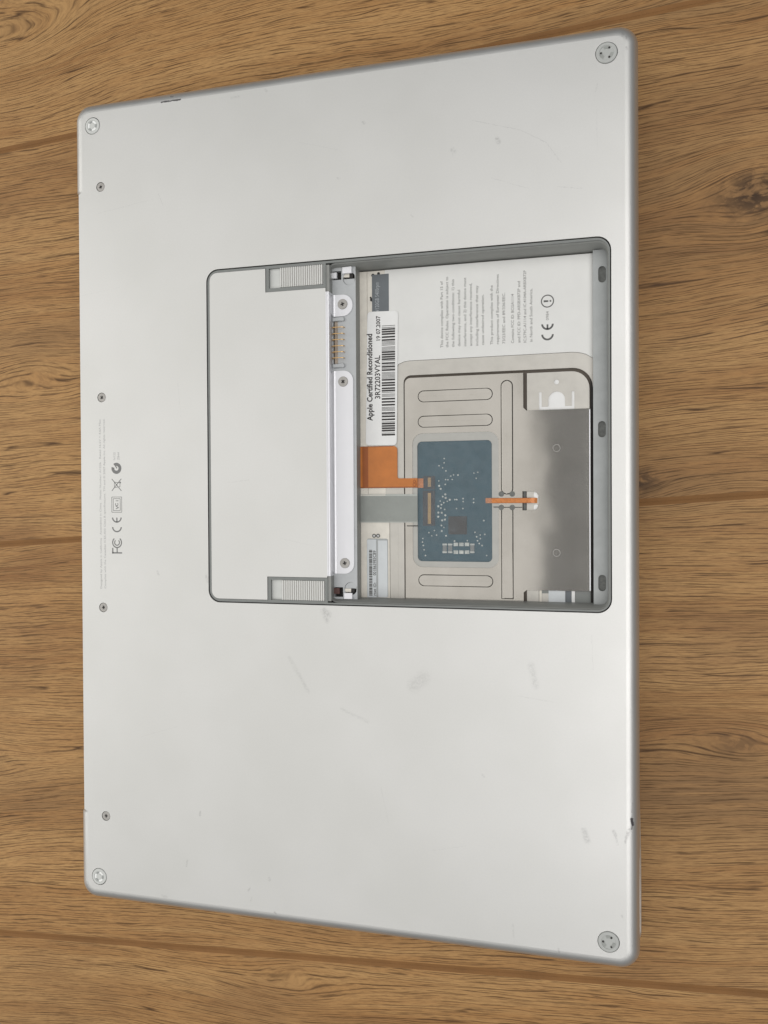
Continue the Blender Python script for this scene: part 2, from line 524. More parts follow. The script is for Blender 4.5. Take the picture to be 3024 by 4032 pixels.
def plate(name, outer, holes, zt, zb, mat, parent, bevel=0.0, **kw):
    bm = bmesh.new()
    add_plate(bm, outer, holes, zt, zb)
    if bevel:
        es = [e for e in bm.edges if abs(e.verts[0].co.z - zt) < 1e-6 and abs(e.verts[1].co.z - zt) < 1e-6
              and any(abs(f.normal.z) < 0.5 or True for f in e.link_faces)
              and len({round(f.calc_center_median().z - zt, 4) == 0 for f in e.link_faces}) == 2]
        bmesh.ops.bevel(bm, geom=es, offset=bevel, segments=2, affect='EDGES', profile=0.5)
        kw.setdefault('smooth', 50)
    return new_obj(name, bm, mat, parent, **kw)


def add_loft(bm, rings, cap_first=False, cap_last=False, closed=True):
    vs_ = [[bm.verts.new(p) for p in r_] for r_ in rings]
    for a, b in zip(vs_, vs_[1:]):
        n = len(a)
        for i in range(n if closed else n - 1):
            j = (i + 1) % n
            bm.faces.new((a[i], a[j], b[j], b[i]))
    for flag, ring in ((cap_first, vs_[0]), (cap_last, vs_[-1])):
        if flag:
            for tr in tessellate_polygon([[Vector((v.co.x, v.co.y, 0)) for v in ring]]):
                bm.faces.new([ring[i] for i in tr])
    return vs_


def add_box(bm, x0, y0, z0, x1, y1, z1):
    add_plate(bm, rrect(x0, y0, x1, y1), [], max(z0, z1), min(z0, z1))


def box(name, x0, y0, z0, x1, y1, z1, mat, parent, **kw):
    return plate(name, rrect(x0, y0, x1, y1), [], max(z0, z1), min(z0, z1), mat, parent, **kw)


def mrect(l, r_, t_, b, z):
    """rectangle in mm from the mid points of its four edges in the photo"""
    mx, my = (l + r_) / 2, (t_ + b) / 2
    x0, x1 = at(l, my, z)[0], at(r_, my, z)[0]
    y1, y0 = at(mx, t_, z)[1], at(mx, b, z)[1]
    return x0, y0, x1, y1


# flat print: local frame u (reading direction = +y) and v (up = -x), lying on height z
def arc_strip(bm, x0, y0, z, r0, r1, a0, a1, n=20):
    inner, outer = [], []
    for k in range(n + 1):
        a = math.radians(a0 + (a1 - a0) * k / n)
        for lst, rr in ((inner, r0), (outer, r1)):
            uu, vv = rr * math.cos(a), rr * math.sin(a)
            lst.append(bm.verts.new((x0 - vv, y0 + uu, z)))
    for k in range(n):
        bm.faces.new((inner[k], inner[k + 1], outer[k + 1], outer[k]))


def poly_uv(bm, x0, y0, z, pts):
    bm.faces.new([bm.verts.new((x0 - v, y0 + u, z)) for u, v in pts])


def stroke_uv(bm, x0, y0, z, a, b, w):
    du, dv = b[0] - a[0], b[1] - a[1]
    L = math.hypot(du, dv)
    nx, ny = -dv / L * w / 2, du / L * w / 2
    poly_uv(bm, x0, y0, z, [(a[0] + nx, a[1] + ny), (a[0] - nx, a[1] - ny), (b[0] - nx, b[1] - ny), (b[0] + nx, b[1] + ny)])


def add_text(bm, s, start, end, cap, z, bold=0.0, x_shift=0.0, slab=False):
    """one line of writing from start to end (photo pixels of the base line) with the given cap height"""
    x0, y0 = at(*start, z)
    x1, y1 = at(*end, z)
    length = y1 - y0
    cu = bpy.data.curves.new('t', 'FONT')
    cu.body = s
    cu.size = 1.0
    cu.resolution_u = 2
    cu.offset = bold
    o = bpy.data.objects.new('t', cu)
    COL.objects.link(o)
    dg = bpy.context.evaluated_depsgraph_get()
    dg.update()
    me = bpy.data.meshes.new_from_object(o.evaluated_get(dg))
    xs = [v.co.x for v in me.vertices]
    mn, mx = min(xs), max(xs)
    k = length / (mx - mn)
    kv = cap / 0.70
    base = len(bm.verts)
    vs_ = [bm.verts.new((x0 - v.co.y * kv + x_shift, y0 + (v.co.x - mn) * k, z)) for v in me.vertices]
    for p in me.polygons:
        try:
            bm.faces.new([vs_[i] for i in p.vertices])
        except ValueError:
            pass
    bpy.data.objects.remove(o)
    bpy.data.meshes.remove(me)
    bpy.data.curves.remove(cu)


def add_bars(bm, px_l, px_r, py_top, py_bot, z, seq, skew=0.0):
    """a bar code of bars crossing the strip; seq = (gap, bar) widths"""
    x0, y0, x1, y1 = mrect(px_l, px_r, py_top, py_bot, z)
    tot = sum(g + b for g, b in seq) - seq[0][0]
    y = y0
    k = (y1 - y0) / tot
    first = True
    for g, b in seq:
        if not first:
            y += g * k
        first = False
        s0, s1 = skew * (y - y0) / (y1 - y0), skew * (y + b * k - y0) / (y1 - y0)
        f_ = [bm.verts.new(p) for p in ((x0 + s0, y, z), (x1 + s0, y, z), (x1 + s1, y + b * k, z), (x0 + s1, y + b * k, z))]
        bm.faces.new(f_)
        y += b * k


# ------------------------------------------------------------------ the floor
floor = plate('floor', rrect(-640, -690, 640, 690), [], -1.6, -12, M['under'], None)
floor['kind'] = 'structure'
ang = math.radians(3.6)
# plank edges measured across the grain at u = 0
vB = at(0, 2142, -HT)[1] * math.cos(ang) - at(0, 2142, -HT)[0] * math.sin(ang)
vB = -8.9
PW = 197.6


def plank(k, u0, u1):
    v0, v1 = vB + k * PW, vB + (k + 1) * PW
    bm = bmesh.new()
    g, e = 0.0, 1.5
    def ring(i, z):
        return [(x, y, z) for x, y in rrect(u0 + g + i, v0 + g + i, u1 - g - i, v1 - g - i)]
    add_loft(bm, [ring(0.02, -1.6), ring(0.02, -0.30), ring(0.6, -0.12), ring(e, 0.0)], False, True)
    o = new_obj('plank', bm, M['wood'], floor)
    o.rotation_euler = (0, 0, ang)
    # the pressed, darker bevel along both long edges
    o.data.materials.append(M['seam'])
    for p in o.data.polygons:
        if p.normal.z < 0.995:
            p.material_index = 1
    return o


for k in range(-3, 4):
    off = (-1) ** k * 60
    plank(k, -620 + off, 560 + off)

# ------------------------------------------------------------------ the laptop
lap = bpy.data.objects.new('laptop', None)
COL.objects.link(lap)
lap.location = (0, 0, HT * MM)
lap['label'] = 'silver aluminium laptop lying upside down on the wood floor with its battery bay empty'
lap['category'] = 'laptop'

XL, XR, YH, RC, RE = -122.4, 123.6, 181.0, 7.5, 5.0
OX0, OX1, OY0, OY1 = -56.15, 113.5, -43.5, 100.8    # the opening in the casing
NY, NX = 140.4, -119.4                              # hinge notch


def body_ring(i, z, bulge=None):
    """outline of the casing inset by i, with the hinge notch along the left side"""
    x0, x1, y0, y1, r_ = XL + i, XR - i, -YH + i, YH - i, RC - i * 0.8
    pts = []
    n = 8
    for cx, cy, a0 in ((x1 - r_, y0 + r_, -90), (x1 - r_, y1 - r_, 0), (x0 + r_, y1 - r_, 90)):
        for k in range(n + 1):
            a = math.radians(a0 + 90 * k / n)
            pts.append((cx + r_ * math.cos(a), cy + r_ * math.sin(a)))
    pts += [(x0, NY + 1.2), (x0 + min(0.3, max(0, NX - x0)), NY + 0.4), (NX, NY - 0.6), (NX, -NY + 0.6), (x0 + min(0.3, max(0, NX - x0)), -NY - 0.4), (x0, -NY - 1.2)]
    for k in range(n + 1):
        a = math.radians(180 + 90 * k / n)
        pts.append((x0 + r_ + r_ * math.cos(a), y0 + r_ + r_ * math.sin(a)))
    return [(x, y, z) for x, y in pts]


FEET = [(at(364, 496), 0), (at(391.4, 3451), 0), (at(2388, 208), 1), (at(2396.5, 3708.6), 1)]
SCREWS = [at(395.5, 736), at(400, 1565), at(407, 2391.7), at(417.4, 3213)]

bm = bmesh.new()
rings = []
rings.append(body_ring(1.2, -17.0))
rings.append(body_ring(0.3, -16.6))
rings.append(body_ring(0.0, -15.8))
rings.append(body_ring(0.0, -9.0))
rings.append(body_ring(0.25, -8.9))
rings.append(body_ring(0.25, -8.6))
rings.append(body_ring(0.0, -8.5))
NR = 10
for k in range(NR + 1):
    a = math.radians(90 * k / NR)
    rings.append(body_ring(RE * (1 - math.cos(a)), -RE + RE * math.sin(a)))
vr = add_loft(bm, rings, False, False)
top = vr[-1]
holes = [rrect(OX0, OY0, OX1, OY1, 5.4, 8)]
fr = []
for (c, big) in FEET:
    holes.append(circle(c[0], c[1], 4.15 if big else 3.85, 36))
for c in SCREWS:
    holes.append(circle(c[0], c[1], 2.15, 24))
hv = []
for h in holes:
    hv.append([bm.verts.new((x, y, 0)) for x, y in h])
loops = [[Vector((v.co.x, v.co.y, 0)) for v in top]] + [[Vector((x, y, 0)) for x, y in h] for h in holes]
flat = list(top) + [v for l in hv for v in l]
for tr in tessellate_polygon(loops):
    bm.faces.new([flat[i] for i in tr])
for l in hv:
    lo = [bm.verts.new((v.co.x, v.co.y, -1.1)) for v in l]
    for i in range(len(l)):
        j = (i + 1) % len(l)
        bm.faces.new((l[i], l[j], lo[j], lo[i]))
# closed underneath
for tr in tessellate_polygon([[v.co.copy() for v in vr[0]]]):
    bm.faces.new([vr[0][i] for i in tr])
new_obj('bottom_case', bm, M['alu'], lap, smooth=30)

# the display lid below, slightly sprung at one corner
bm = bmesh.new()
rings = []
for i, z in ((1.6, -18.0), (0.5, -18.2), (0.0, -18.9), (0.0, -23.8), (0.8, -25.3), (2.6, -25.95)):
    ring = []
    for x, y in rrect(XL + 3 + i, -YH + i, XR + 0.1 - i, YH - i, 7.5 - i, 10):
        ring.append((x, y, z))
    rings.append(ring)
# subdivide the long right side so it can bow outwards
full = []
for ring in rings:
    new = []
    for a, b in zip(ring, ring[1:] + ring[:1]):
        new.append(a)
        if abs(b[1] - a[1]) > 100:
            for k in range(1, 24):
                q = k / 24
                new.append((a[0] + (b[0] - a[0]) * q, a[1] + (b[1] - a[1]) * q, a[2]))
    out = []
    for x, y, z in new:
        s = min(1, max(0, (-95 - y) / 60))
        s = s * s * (3 - 2 * s)
        e = min(1, max(0, (y + 176) / 12))
        out.append((x + (0.95 * s if x > 0 else 0), y, z))
    full.append(out)
add_loft(bm, full, True, True)
new_obj('display_lid', bm, M['lid'], lap, smooth=30)
box('hinge_bar', -116, -138, -17.0, -112, 138, -18.0, M['dark'], lap)
box('lid_gasket', -60, -150, -17.0, 116, 150, -18.0, M['dark'], lap)

# ---- feet
for (c, big) in FEET:
    cx, cy = c
    R_ = 3.95 if big else 3.62
    mat = M['rubber'] if big else M['footpale']
    ztop = 0.35 if big else 0.22
    bm = bmesh.new()
    rr = [(R_, -1.0), (R_, ztop - 0.25), (R_ - 0.08, ztop - 0.08), (R_ - 0.25, ztop), (R_ * 0.70, ztop), (R_ * 0.66, ztop - 0.22), (R_ * 0.05, ztop - 0.22)]
    add_loft(bm, [[(x, y, z) for x, y in circle(cx, cy, q, 40)] for q, z in rr], False, True)
    foot = new_obj('rubber_foot', bm, mat, lap, smooth=40,
                   label='flat grey rubber foot with three pin holes' if big else 'pale foot with its rubber pad missing and three lugs lightened as if lit')
    base_z = ztop - 0.22
    for k in range(3):
        a0 = 120 * k + (55 if big else 25)
        bm = bmesh.new()
        if big:
            r0, r1 = R_ * 0.38, R_ * 0.62
        else:
            r0, r1 = R_ * 0.40, R_ * 0.62
        n = 8
        lo, hi = [], []
        for q in range(n + 1):
            a = math.radians(a0 + 62 * q / n)
            lo.append((cx + r0 * math.cos(a), cy + r0 * math.sin(a)))
            hi.append((cx + r1 * math.cos(a), cy + r1 * math.sin(a)))
        add_plate(bm, hi + lo[::-1], [], base_z + 0.14, base_z + 0.0)
        new_obj('lug', bm, M['rubberdk'] if big else M['footlite'], foot)  # darker tone paints groove shade on big feet, lighter tone lit lugs
    if big:
        for k in range(3):
            a = math.radians(120 * k + 180)
            plate('pin_hole', circle(cx + 2.05 * math.cos(a), cy + 2.05 * math.sin(a), 0.40, 12), [], base_z + 0.17, base_z, M['dark'], foot)
    else:
        plate('boss', circle(cx, cy, R_ * 0.30, 20), [], base_z + 0.12, base_z, M['footpale'], foot, bevel=0.04)
        for k in range(3):
            a0 = 120 * k + 92
            bm = bmesh.new()
            lo, hi = [], []
            for q in range(7):
                a = math.radians(a0 + 46 * q / 6)
                lo.append((cx + R_ * 0.40 * math.cos(a), cy + R_ * 0.40 * math.sin(a)))
                hi.append((cx + R_ * 0.62 * math.cos(a), cy + R_ * 0.62 * math.sin(a)))
            add_plate(bm, hi + lo[::-1], [], base_z + 0.03, base_z - 0.05)
            new_obj('recess', bm, M['footdark'], foot)  # flat dark plate painted as the shade of a recess


# ---- screws
def screw(cx, cy, z, R_, parent, rot=0.3, halo=True):
    bm = bmesh.new()
    rr = [(R_, z - 0.8), (R_, z - 0.12), (R_ - 0.1, z), (R_ * 0.42, z + 0.03), (R_ * 0.36, z - 0.05)]
    add_loft(bm, [[(x, y, zz) for x, y in circle(cx, cy, q, 28)] for q, zz in rr], False, True)
    s = new_obj('screw', bm, M['screw'], parent, smooth=45)
    bm = bmesh.new()
    a1, a2 = R_ * 0.36, R_ * 0.12
    pts = [(a1, a2), (a2, a2), (a2, a1), (-a2, a1), (-a2, a2), (-a1, a2), (-a1, -a2), (-a2, -a2), (-a2, -a1), (a2, -a1), (a2, -a2), (a1, -a2)]
    c, q = math.cos(rot), math.sin(rot)
    add_plate(bm, [(cx + x * c - y * q, cy + x * q + y * c) for x, y in pts], [], z + 0.05, z - 0.4)
    new_obj('cross_recess', bm, M['dark'], s)
    return s


for k, c in enumerate(SCREWS):
    screw(c[0], c[1], -0.10, 2.0, lap, rot=(0.5, 0.9, 0.2, 0.1)[k])

# ---- print on the casing
bm = bmesh.new()
ZP = 0.015
add_text(bm, 'Designed by Apple in California   Assembled in China   Model Number: A1226   Rated 16.5V \u2393 4.6A Max'.replace('\u2393', '='), (402, 2317), (396, 1651), 0.95, ZP)
add_text(bm, 'Complies with the Canadian ICES-003 Class B specifications. TM and \u00a9 2007 Apple Inc. All rights reserved.', (418, 2317), (413, 1649), 0.95, ZP)
add_text(bm, 'N122', (454, 1811), (453, 1781), 1.0, ZP)
add_text(bm, 'Z844', (470, 1811), (469, 1781), 1.0, ZP)
new_obj('printed_text', bm, M['inkcase'], lap, label='two long lines of small grey print near the hinge edge')

bm = bmesh.new()
Z = ZP
x0, y0 = at(461, 2150, 0)
ym = lambda py: at(461, py, 0)[1]
xb = at(480, 2080, 0)[0]      # base line of the symbols
H = xb - at(441, 2080, 0)[0]  # symbol height, about 4.6 mm
# FC mark
yf = ym(2180)
stroke_uv(bm, xb, yf, Z, (0.35, 0), (0.35, H), 0.62)
stroke_uv(bm, xb, yf, Z, (0.0, H - 0.31), (2.6, H - 0.31), 0.62)
stroke_uv(bm, xb, yf, Z, (0.6, H * 0.5), (2.6, H * 0.5), 0.55)
yc_ = yf + 5.0
arc_strip(bm, xb - H / 2, yc_, Z, H / 2 - 0.55, H / 2, 38, 322, 28)
arc_strip(bm, xb - H / 2, yc_, Z, H / 2 - 1.55, H / 2 - 1.05, 38, 322, 24)
# CE mark
yc = ym(2096) + H / 2
arc_strip(bm, xb - H / 2, yc, Z, H / 2 - 0.62, H / 2, 95, 265, 20)
yc2 = yc + H * 0.85
arc_strip(bm, xb - H / 2, yc2, Z, H / 2 - 0.62, H / 2, 95, 265, 20)
stroke_uv(bm, xb - H / 2, yc2, Z, (-H / 2 + 0.3, 0), (-0.2, 0), 0.6)
# framed mark
ya, yb = ym(2017), ym(1957)
for ins, w in ((0, 0.25), (0.75, 0.25)):
    u1, v1 = yb - ya, H
    c4 = [(ins, ins), (u1 - ins, ins), (u1 - ins, v1 - ins), (ins, v1 - ins)]
    for a, b in zip(c4, c4[1:] + c4[:1]):
        stroke_uv(bm, xb, ya, Z, a, b, w)
um = (yb - ya)
for a, b in (((1.5, 3.0), (2.1, 1.6)), ((2.1, 1.6), (2.7, 3.0)), ((um - 1.7, 1.6), (um - 1.7, 3.0))):
    stroke_uv(bm, xb, ya, Z, a, b, 0.32)
arc_strip(bm, xb - H / 2, ya + um / 2 + 0.1, Z, 0.45, 0.8, 40, 320, 14)
# crossed out bin
yw = ym(1909)
for a, b in (((-2.7, 0.1), (2.7, H - 0.1)), ((-2.7, H - 0.1), (2.7, 0.1))):
    stroke_uv(bm, xb, yw, Z, a, b, 0.34)
for a, b in (((-1.2, 3.5), (-0.9, 0.8)), ((1.2, 3.5), (0.9, 0.8)), ((-1.5, 3.6), (1.5, 3.6)), ((-0.9, 0.8), (0.9, 0.8))):
    stroke_uv(bm, xb, yw, Z + 0.002, a, b, 0.26)
arc_strip(bm, xb - 0.7, yw + 1.0, Z + 0.004, 0.0, 0.45, 0, 360, 12)
# tick in a disc
yt = ym(1844)
arc_strip(bm, xb - H / 2, yt, Z, H / 2 * 0.42, H / 2, 75, 395, 26)
stroke_uv(bm, xb - H / 2, yt, Z + 0.002, (0.0, -0.3), (2.1, 1.3), 0.5)
new_obj('approval_symbols', bm, M['inkcase2'], lap, label='row of grey approval symbols beside the screw')

# ---- grey frame round the opening, flush panel, sliders
G = 0.45
frame_outer = rrect(OX0 + G, OY0 + G, OX1 - G, OY1 - G, 5.1, 8)
PX0, PX1, PYT, PYB = -54.75, -1.5, 99.35, -41.95
NXx, NYT, NYB = -28.35, 89.3, -32.0
BY0, BY1, BX1 = -42.35, 99.45, 112.55


def arc_pts(cx, cy, r_, a0, a1, n=6):
    return [(cx + r_ * math.cos(math.radians(a0 + (a1 - a0) * k / n)), cy + r_ * math.sin(math.radians(a0 + (a1 - a0) * k / n))) for k in range(n + 1)]


hole_main = (arc_pts(PX0 + 3.6, PYB + 3.6, 3.6, 180, 270) + [(NXx, PYB), (NXx, NYB), (-1.4, NYB), (-1.4, BY0)]
             + arc_pts(BX1 - 4.3, BY0 + 4.3, 4.3, -90, 0) + arc_pts(BX1 - 4.3, BY1 - 4.3, 4.3, 0, 90)
             + [(-1.4, BY1), (-1.4, NYT), (NXx, NYT), (NXx, PYT)] + arc_pts(PX0 + 3.6, PYT - 3.6, 3.6, 90, 180))
SL = [(-26.95, 90.75, -2.5, 99.2), (-26.95, -41.75, -2.5, -33.2)]
plate('opening_frame', frame_outer, [hole_main, rrect(*SL[0]), rrect(*SL[1])], -0.25, -1.5, M['frame'], lap, bevel=0.0)
# dark sheet and ring added below the gaps to paint their shade
plate('gap_shade_sheet', rrect(OX0 - 1, OY0 - 1, -0.3, OY1 + 1), [], -2.2, -16, M['dark'], lap)
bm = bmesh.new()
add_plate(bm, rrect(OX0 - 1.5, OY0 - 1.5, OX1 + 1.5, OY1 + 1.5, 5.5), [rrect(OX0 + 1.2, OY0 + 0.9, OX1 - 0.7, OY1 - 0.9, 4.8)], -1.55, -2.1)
new_obj('gap_shade_ring', bm, M['dark'], lap)

pg = 0.16
panel = (arc_pts(PX0 + 3.6, PYB + 3.6, 3.6 - pg, 180, 270) + [(NXx - pg, PYB + pg), (NXx - pg, NYB + pg), (PX1, NYB + pg), (PX1, NYT - pg), (NXx - pg, NYT - pg), (NXx - pg, PYT - pg)]
         + arc_pts(PX0 + 3.6, PYT - 3.6, 3.6 - pg, 90, 180))
plate('cover_panel', panel, [], 0.0, -1.4, M['alu'], lap, label='flush silver panel beside the open battery bay')

for k, s in enumerate(SL):
    # recess floor and ribbed latch button
    plate('slider_well', rrect(s[0] - 0.4, s[1] - 0.4, s[2] + 0.4, s[3] + 0.4), [], -1.52, -2.15, M['footpale'], lap)
    bm = bmesh.new()
    xa, xb2 = -22.0, -2.62
    ya2, yb2 = s[1] + 0.12, s[3] - 0.12
    nr = 20
    prof = []
    pitch = (xb2 - xa) / nr
    for q in range(nr):
        x = xa + q * pitch
        prof += [(x, -0.55), (x + pitch * 0.22, -0.12), (x + pitch * 0.70, -0.12), (x + pitch * 0.94, -0.55)]
    prof += [(xb2, -0.55), (xb2, -1.3), (xa, -1.3)]
    add_loft(bm, [[(x, ya2, z) for x, z in prof], [(x, yb2, z) for x, z in prof]])
    for yy in (ya2, yb2):
        vs_ = [bm.verts.new((x, yy, z)) for x, z in prof]
        for tr in tessellate_polygon([[Vector((x, z, 0)) for x, z in prof]]):
            bm.faces.new([vs_[i] for i in tr])
    new_obj('latch_slider', bm, M['alu'], lap, label='ribbed silver latch slider at the ' + ('upper' if k == 0 else 'lower') + ' corner of the panel')

# rolled bright edge of the panel towards the bay
bm = bmesh.new()
prof = [(-1.5, -1.2), (-1.5, -0.02), (-1.25, 0.03), (-0.95, -0.02), (-0.85, -0.14), (-0.7, -0.06), (-0.35, -0.10), (-0.05, -0.35), (0.0, -0.8), (0.0, -4.6), (-0.5, -4.6)]
add_loft(bm, [[(x, -31.2, z) for x, z in prof], [(x, 87.6, z) for x, z in prof]], closed=True)
new_obj('rolled_edge', bm, M['bracket'], lap, smooth=35)

# ---- the battery bay
FZ = -10.0
bm = bmesh.new()


def bay_ring(i, z, di=0.0):
    return [(x, y, z) for x, y in rrect(-1.4 + 0.0, BY0 + i, BX1 - di, BY1 - i, max(0.6, 4.3 - i), 6)]


wall_rings = [bay_ring(0, -0.8), bay_ring(0.05, -1.2), bay_ring(0.45, -1.5, 0.3), bay_ring(0.6, -2.4, 0.35), bay_ring(0.95, -3.0, 0.4), bay_ring(1.3, -7.5, 0.45), bay_ring(1.6, -12.0, 0.5)]
add_loft(bm, wall_rings)
# keep only the part right of the ledge back wall
new_obj('bay_wall', bm, M['wall'], lap, smooth=30)
plate('bay_base', rrect(-3, -45, 114, 102), [], -11.3, -15, M['groove'], lap)

# left ledge with its riser
LZ = -4.5
LX = 10.25
C1 = at(1375, 1097, LZ)
C2 = at(1381, 2318, LZ)
HR = 2.75
box('ledge_back_wall', -1.39, BY0 + 0.6, -0.6, 0.05, -31.25, -11.6, M['wall'], lap)
box('ledge_back_wall', -1.39, 87.65, -0.6, 0.05, BY1 - 0.6, -11.6, M['wall'], lap)
bm = bmesh.new()
add_plate(bm, rrect(-0.2, -41.2, LX, 98.4), [circle(C1[0], C1[1], HR, 28), circle(C2[0], C2[1], HR, 28),
                                               rrect(0.35, 57.6, 1.0, 76.0),
                                               rrect(0.1, 93.3, 4.0, 97.0), rrect(0.1, -40.3, 4.0, -36.2)], LZ, -7.0)
new_obj('connector_ledge', bm, M['ledge'], lap)
box('ledge_riser', LX - 0.4, -41.2, LZ - 0.01, LX + 0.12, 98.2, -11.0, M['wall'], lap)
box('ledge_base', -0.2, -41.2, -7.02, LX - 0.45, 98.4, -7.6, M['dark'], lap)

# latch hooks and spring posts at both ends of the ledge
for sgn, C_ in ((1, C1), (-1, C2)):
    cx, cy = C_
    # metal tab leaning out of the end wall
    if sgn > 0:
        a = mrect(1347, 1384, 1050, 1076, -3.2)
        b = mrect(1351, 1377, 1079, 1093, -5.2)
        c = mrect(1377, 1391, 1078, 1095, -4.9)
        d = mrect(1297, 1326, 1074, 1097, -3.6)
    else:
        a = mrect(1354, 1387, 2335, 2359, -3.2)
        b = mrect(1359, 1384, 2317, 2331, -5.2)
        c = mrect(1384, 1397, 2317, 2333, -4.9)
        d = mrect(1306, 1313, 2313, 2338, -3.6)
    plate('latch_tab', rrect(*a, 0.2), [], -3.2, -4.4, M['bracket'], lap, bevel=0.12)
    hk = plate('spring_post', [(cx + HR * 0.96 * math.cos(t), cy + HR * 0.96 * math.sin(t)) for t in [sgn * -math.pi * k / 14 for k in range(15)]], [], -5.0, -6.8, M['ledge'], lap)
    plate('post_cap', rrect(*b, 0.15), [], -4.7, -6.0, M['cream'], hk, bevel=0.08)
    plate('post_slot', rrect(*c, 0.1), [], -4.62, -6.0, M['dark'], hk)
    wx0, wy0, wx1, wy1 = d
    if sgn > 0:
        plate('latch_hook', rrect(wx0, wy0, wx1, wy1, 0.15), [], -3.4, -4.9, M['bracket'], lap, bevel=0.15)
    else:
        plate('latch_hook', rrect(wx0, wy0, wx1, wy1, 0.1), [], -3.4, -4.9, M['label'], lap, bevel=0.05)
        e = mrect(1313, 1337, 2315, 2338, -4.3)
        plate('red_latch', rrect(*e, 0.15), [], -4.2, -5.2, M['red'], lap, bevel=0.08)

# brackets screwed on the ledge
BZ = -4.05


def bracket(name, y0, y1, xr, rr, mirror):
    bm = bmesh.new()
    n = 8
    pts = [(1.35, y0)]
    pts += arc_pts(xr - rr, y0 + rr, rr, -90, 0, n)
    pts += arc_pts(xr - rr, y1 - rr, rr, 0, 90, n)
    pts += [(1.35, y1)]
    add_plate(bm, pts, [], BZ, LZ + 0.02)
    # curl up against the rolled edge
    prof = [(0.01, -0.9), (0.06, -2.3), (0.22, -3.1), (0.55, -3.7), (0.95, -3.98), (1.35, BZ)]
    ins = [2.2, 1.2, 0.5, 0.15, 0.0, 0.0]
    a = [(x, y0 + i_, z) for (x, z), i_ in zip(prof, ins)]
    b = [(x, y1 - i_, z) for (x, z), i_ in zip(prof, ins)]
    add_loft(bm, [a, b], closed=False)
    o = new_obj(name, bm, M['bracket'], lap, smooth=40)
    return o


b1 = bracket('steel_bracket', 77.85, 86.9, 9.0, 4.4, False)
b1['label'] = 'short rounded steel bracket with one screw above the contacts'
b2 = bracket('steel_bracket', -30.4, 55.0, 9.05, 4.2, False)
b2['label'] = 'long steel bracket with two screws beside the panel'
for q, c in enumerate(((4.64, 82.86), (4.7, 50.41), (5.01, -25.95))):
    screw(c[0], c[1], BZ + 0.3, 2.15, b1 if q == 0 else b2, rot=(0.3, 0.8, 0.25)[q])

# battery contacts
for yy in (76.6, 57.15):
    plate('contact_rib', rrect(0.1, yy - 0.85, 5.5, yy + 0.85, 0.6), [], LZ + 1.1, LZ - 0.1, M['ledge'], lap, bevel=0.35)
box('contact_block', 0.98, 57.7, LZ + 0.12, 2.3, 75.9, LZ - 2, M['tan'], lap)
bm = bmesh.new()
for yy in (73.1, 70.45, 67.95, 65.3, 62.8, 60.3):
    bm2 = bmesh.new()
    prof = [(-0.0, -6.2), (0.05, -3.3), (0.35, -2.75), (0.9, -2.55), (4.4, -2.60), (5.1, -2.85), (5.35, -3.4), (5.4, -4.6), (5.1, -4.6), (5.0, -3.5), (4.7, -3.1), (1.1, -3.0), (0.6, -3.3), (0.5, -6.2)]
    add_loft(bm2, [[(x + 0.02, yy - 0.14, z) for x, z in prof], [(x + 0.02, yy + 0.14, z) for x, z in prof]])
    for y_ in (yy - 0.14, yy + 0.14):
        vs_ = [bm2.verts.new((x + 0.02, y_, z)) for x, z in prof]
        for tr in tessellate_polygon([[Vector((x, z, 0)) for x, z in prof]]):
            bm2.faces.new([vs_[i] for i in tr])
    new_obj('gold_contact', bm2, M['gold'], lap)
bm.free()

# right shelf with three oval slots
SZ = -7.6
SX0 = at(2336, 1700, SZ)[0]
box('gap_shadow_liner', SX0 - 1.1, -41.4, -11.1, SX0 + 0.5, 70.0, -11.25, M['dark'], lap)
slots = []
for l, r_, t_, b in ((2200 + 645 / 4.1475, 2200 + 772 / 4.1475, 900 + 610 / 4.1475, 900 + 880 / 4.1475),
                     (1960 + 1310 / 3.318, 1960 + 1412 / 3.318, 1400 + 855 / 3.318, 1400 + 1068 / 3.318),
                     (2040 + 1310 / 4.1475, 2040 + 1438 / 4.1475, 2240 + 97 / 4.1475, 2240 + 365 / 4.1475)):
    slots.append(mrect(l, r_, t_, b, SZ))
plate('bay_shelf', rrect(SX0, -41.3, 112.3, 97.9), [rrect(*s, 1.45, 8) for s in slots], SZ, -9.4, M['shelf'], lap)
for s in slots:
    plate('slot_floor', rrect(s[0] - 0.3, s[1] - 0.3, s[2] + 0.3, s[3] + 0.3), [], SZ - 1.0, SZ - 2.2, M['slot'], lap)

# ---- sheets on the bay floor
z = FZ
XW0 = at(1419, 1700, z)[0]        # at the riser
XE = SX0 - 0.85
YT, YB = 97.4, -41.0


def A(px, py, z_=None):
    return at(px, py, FZ if z_ is None else z_)


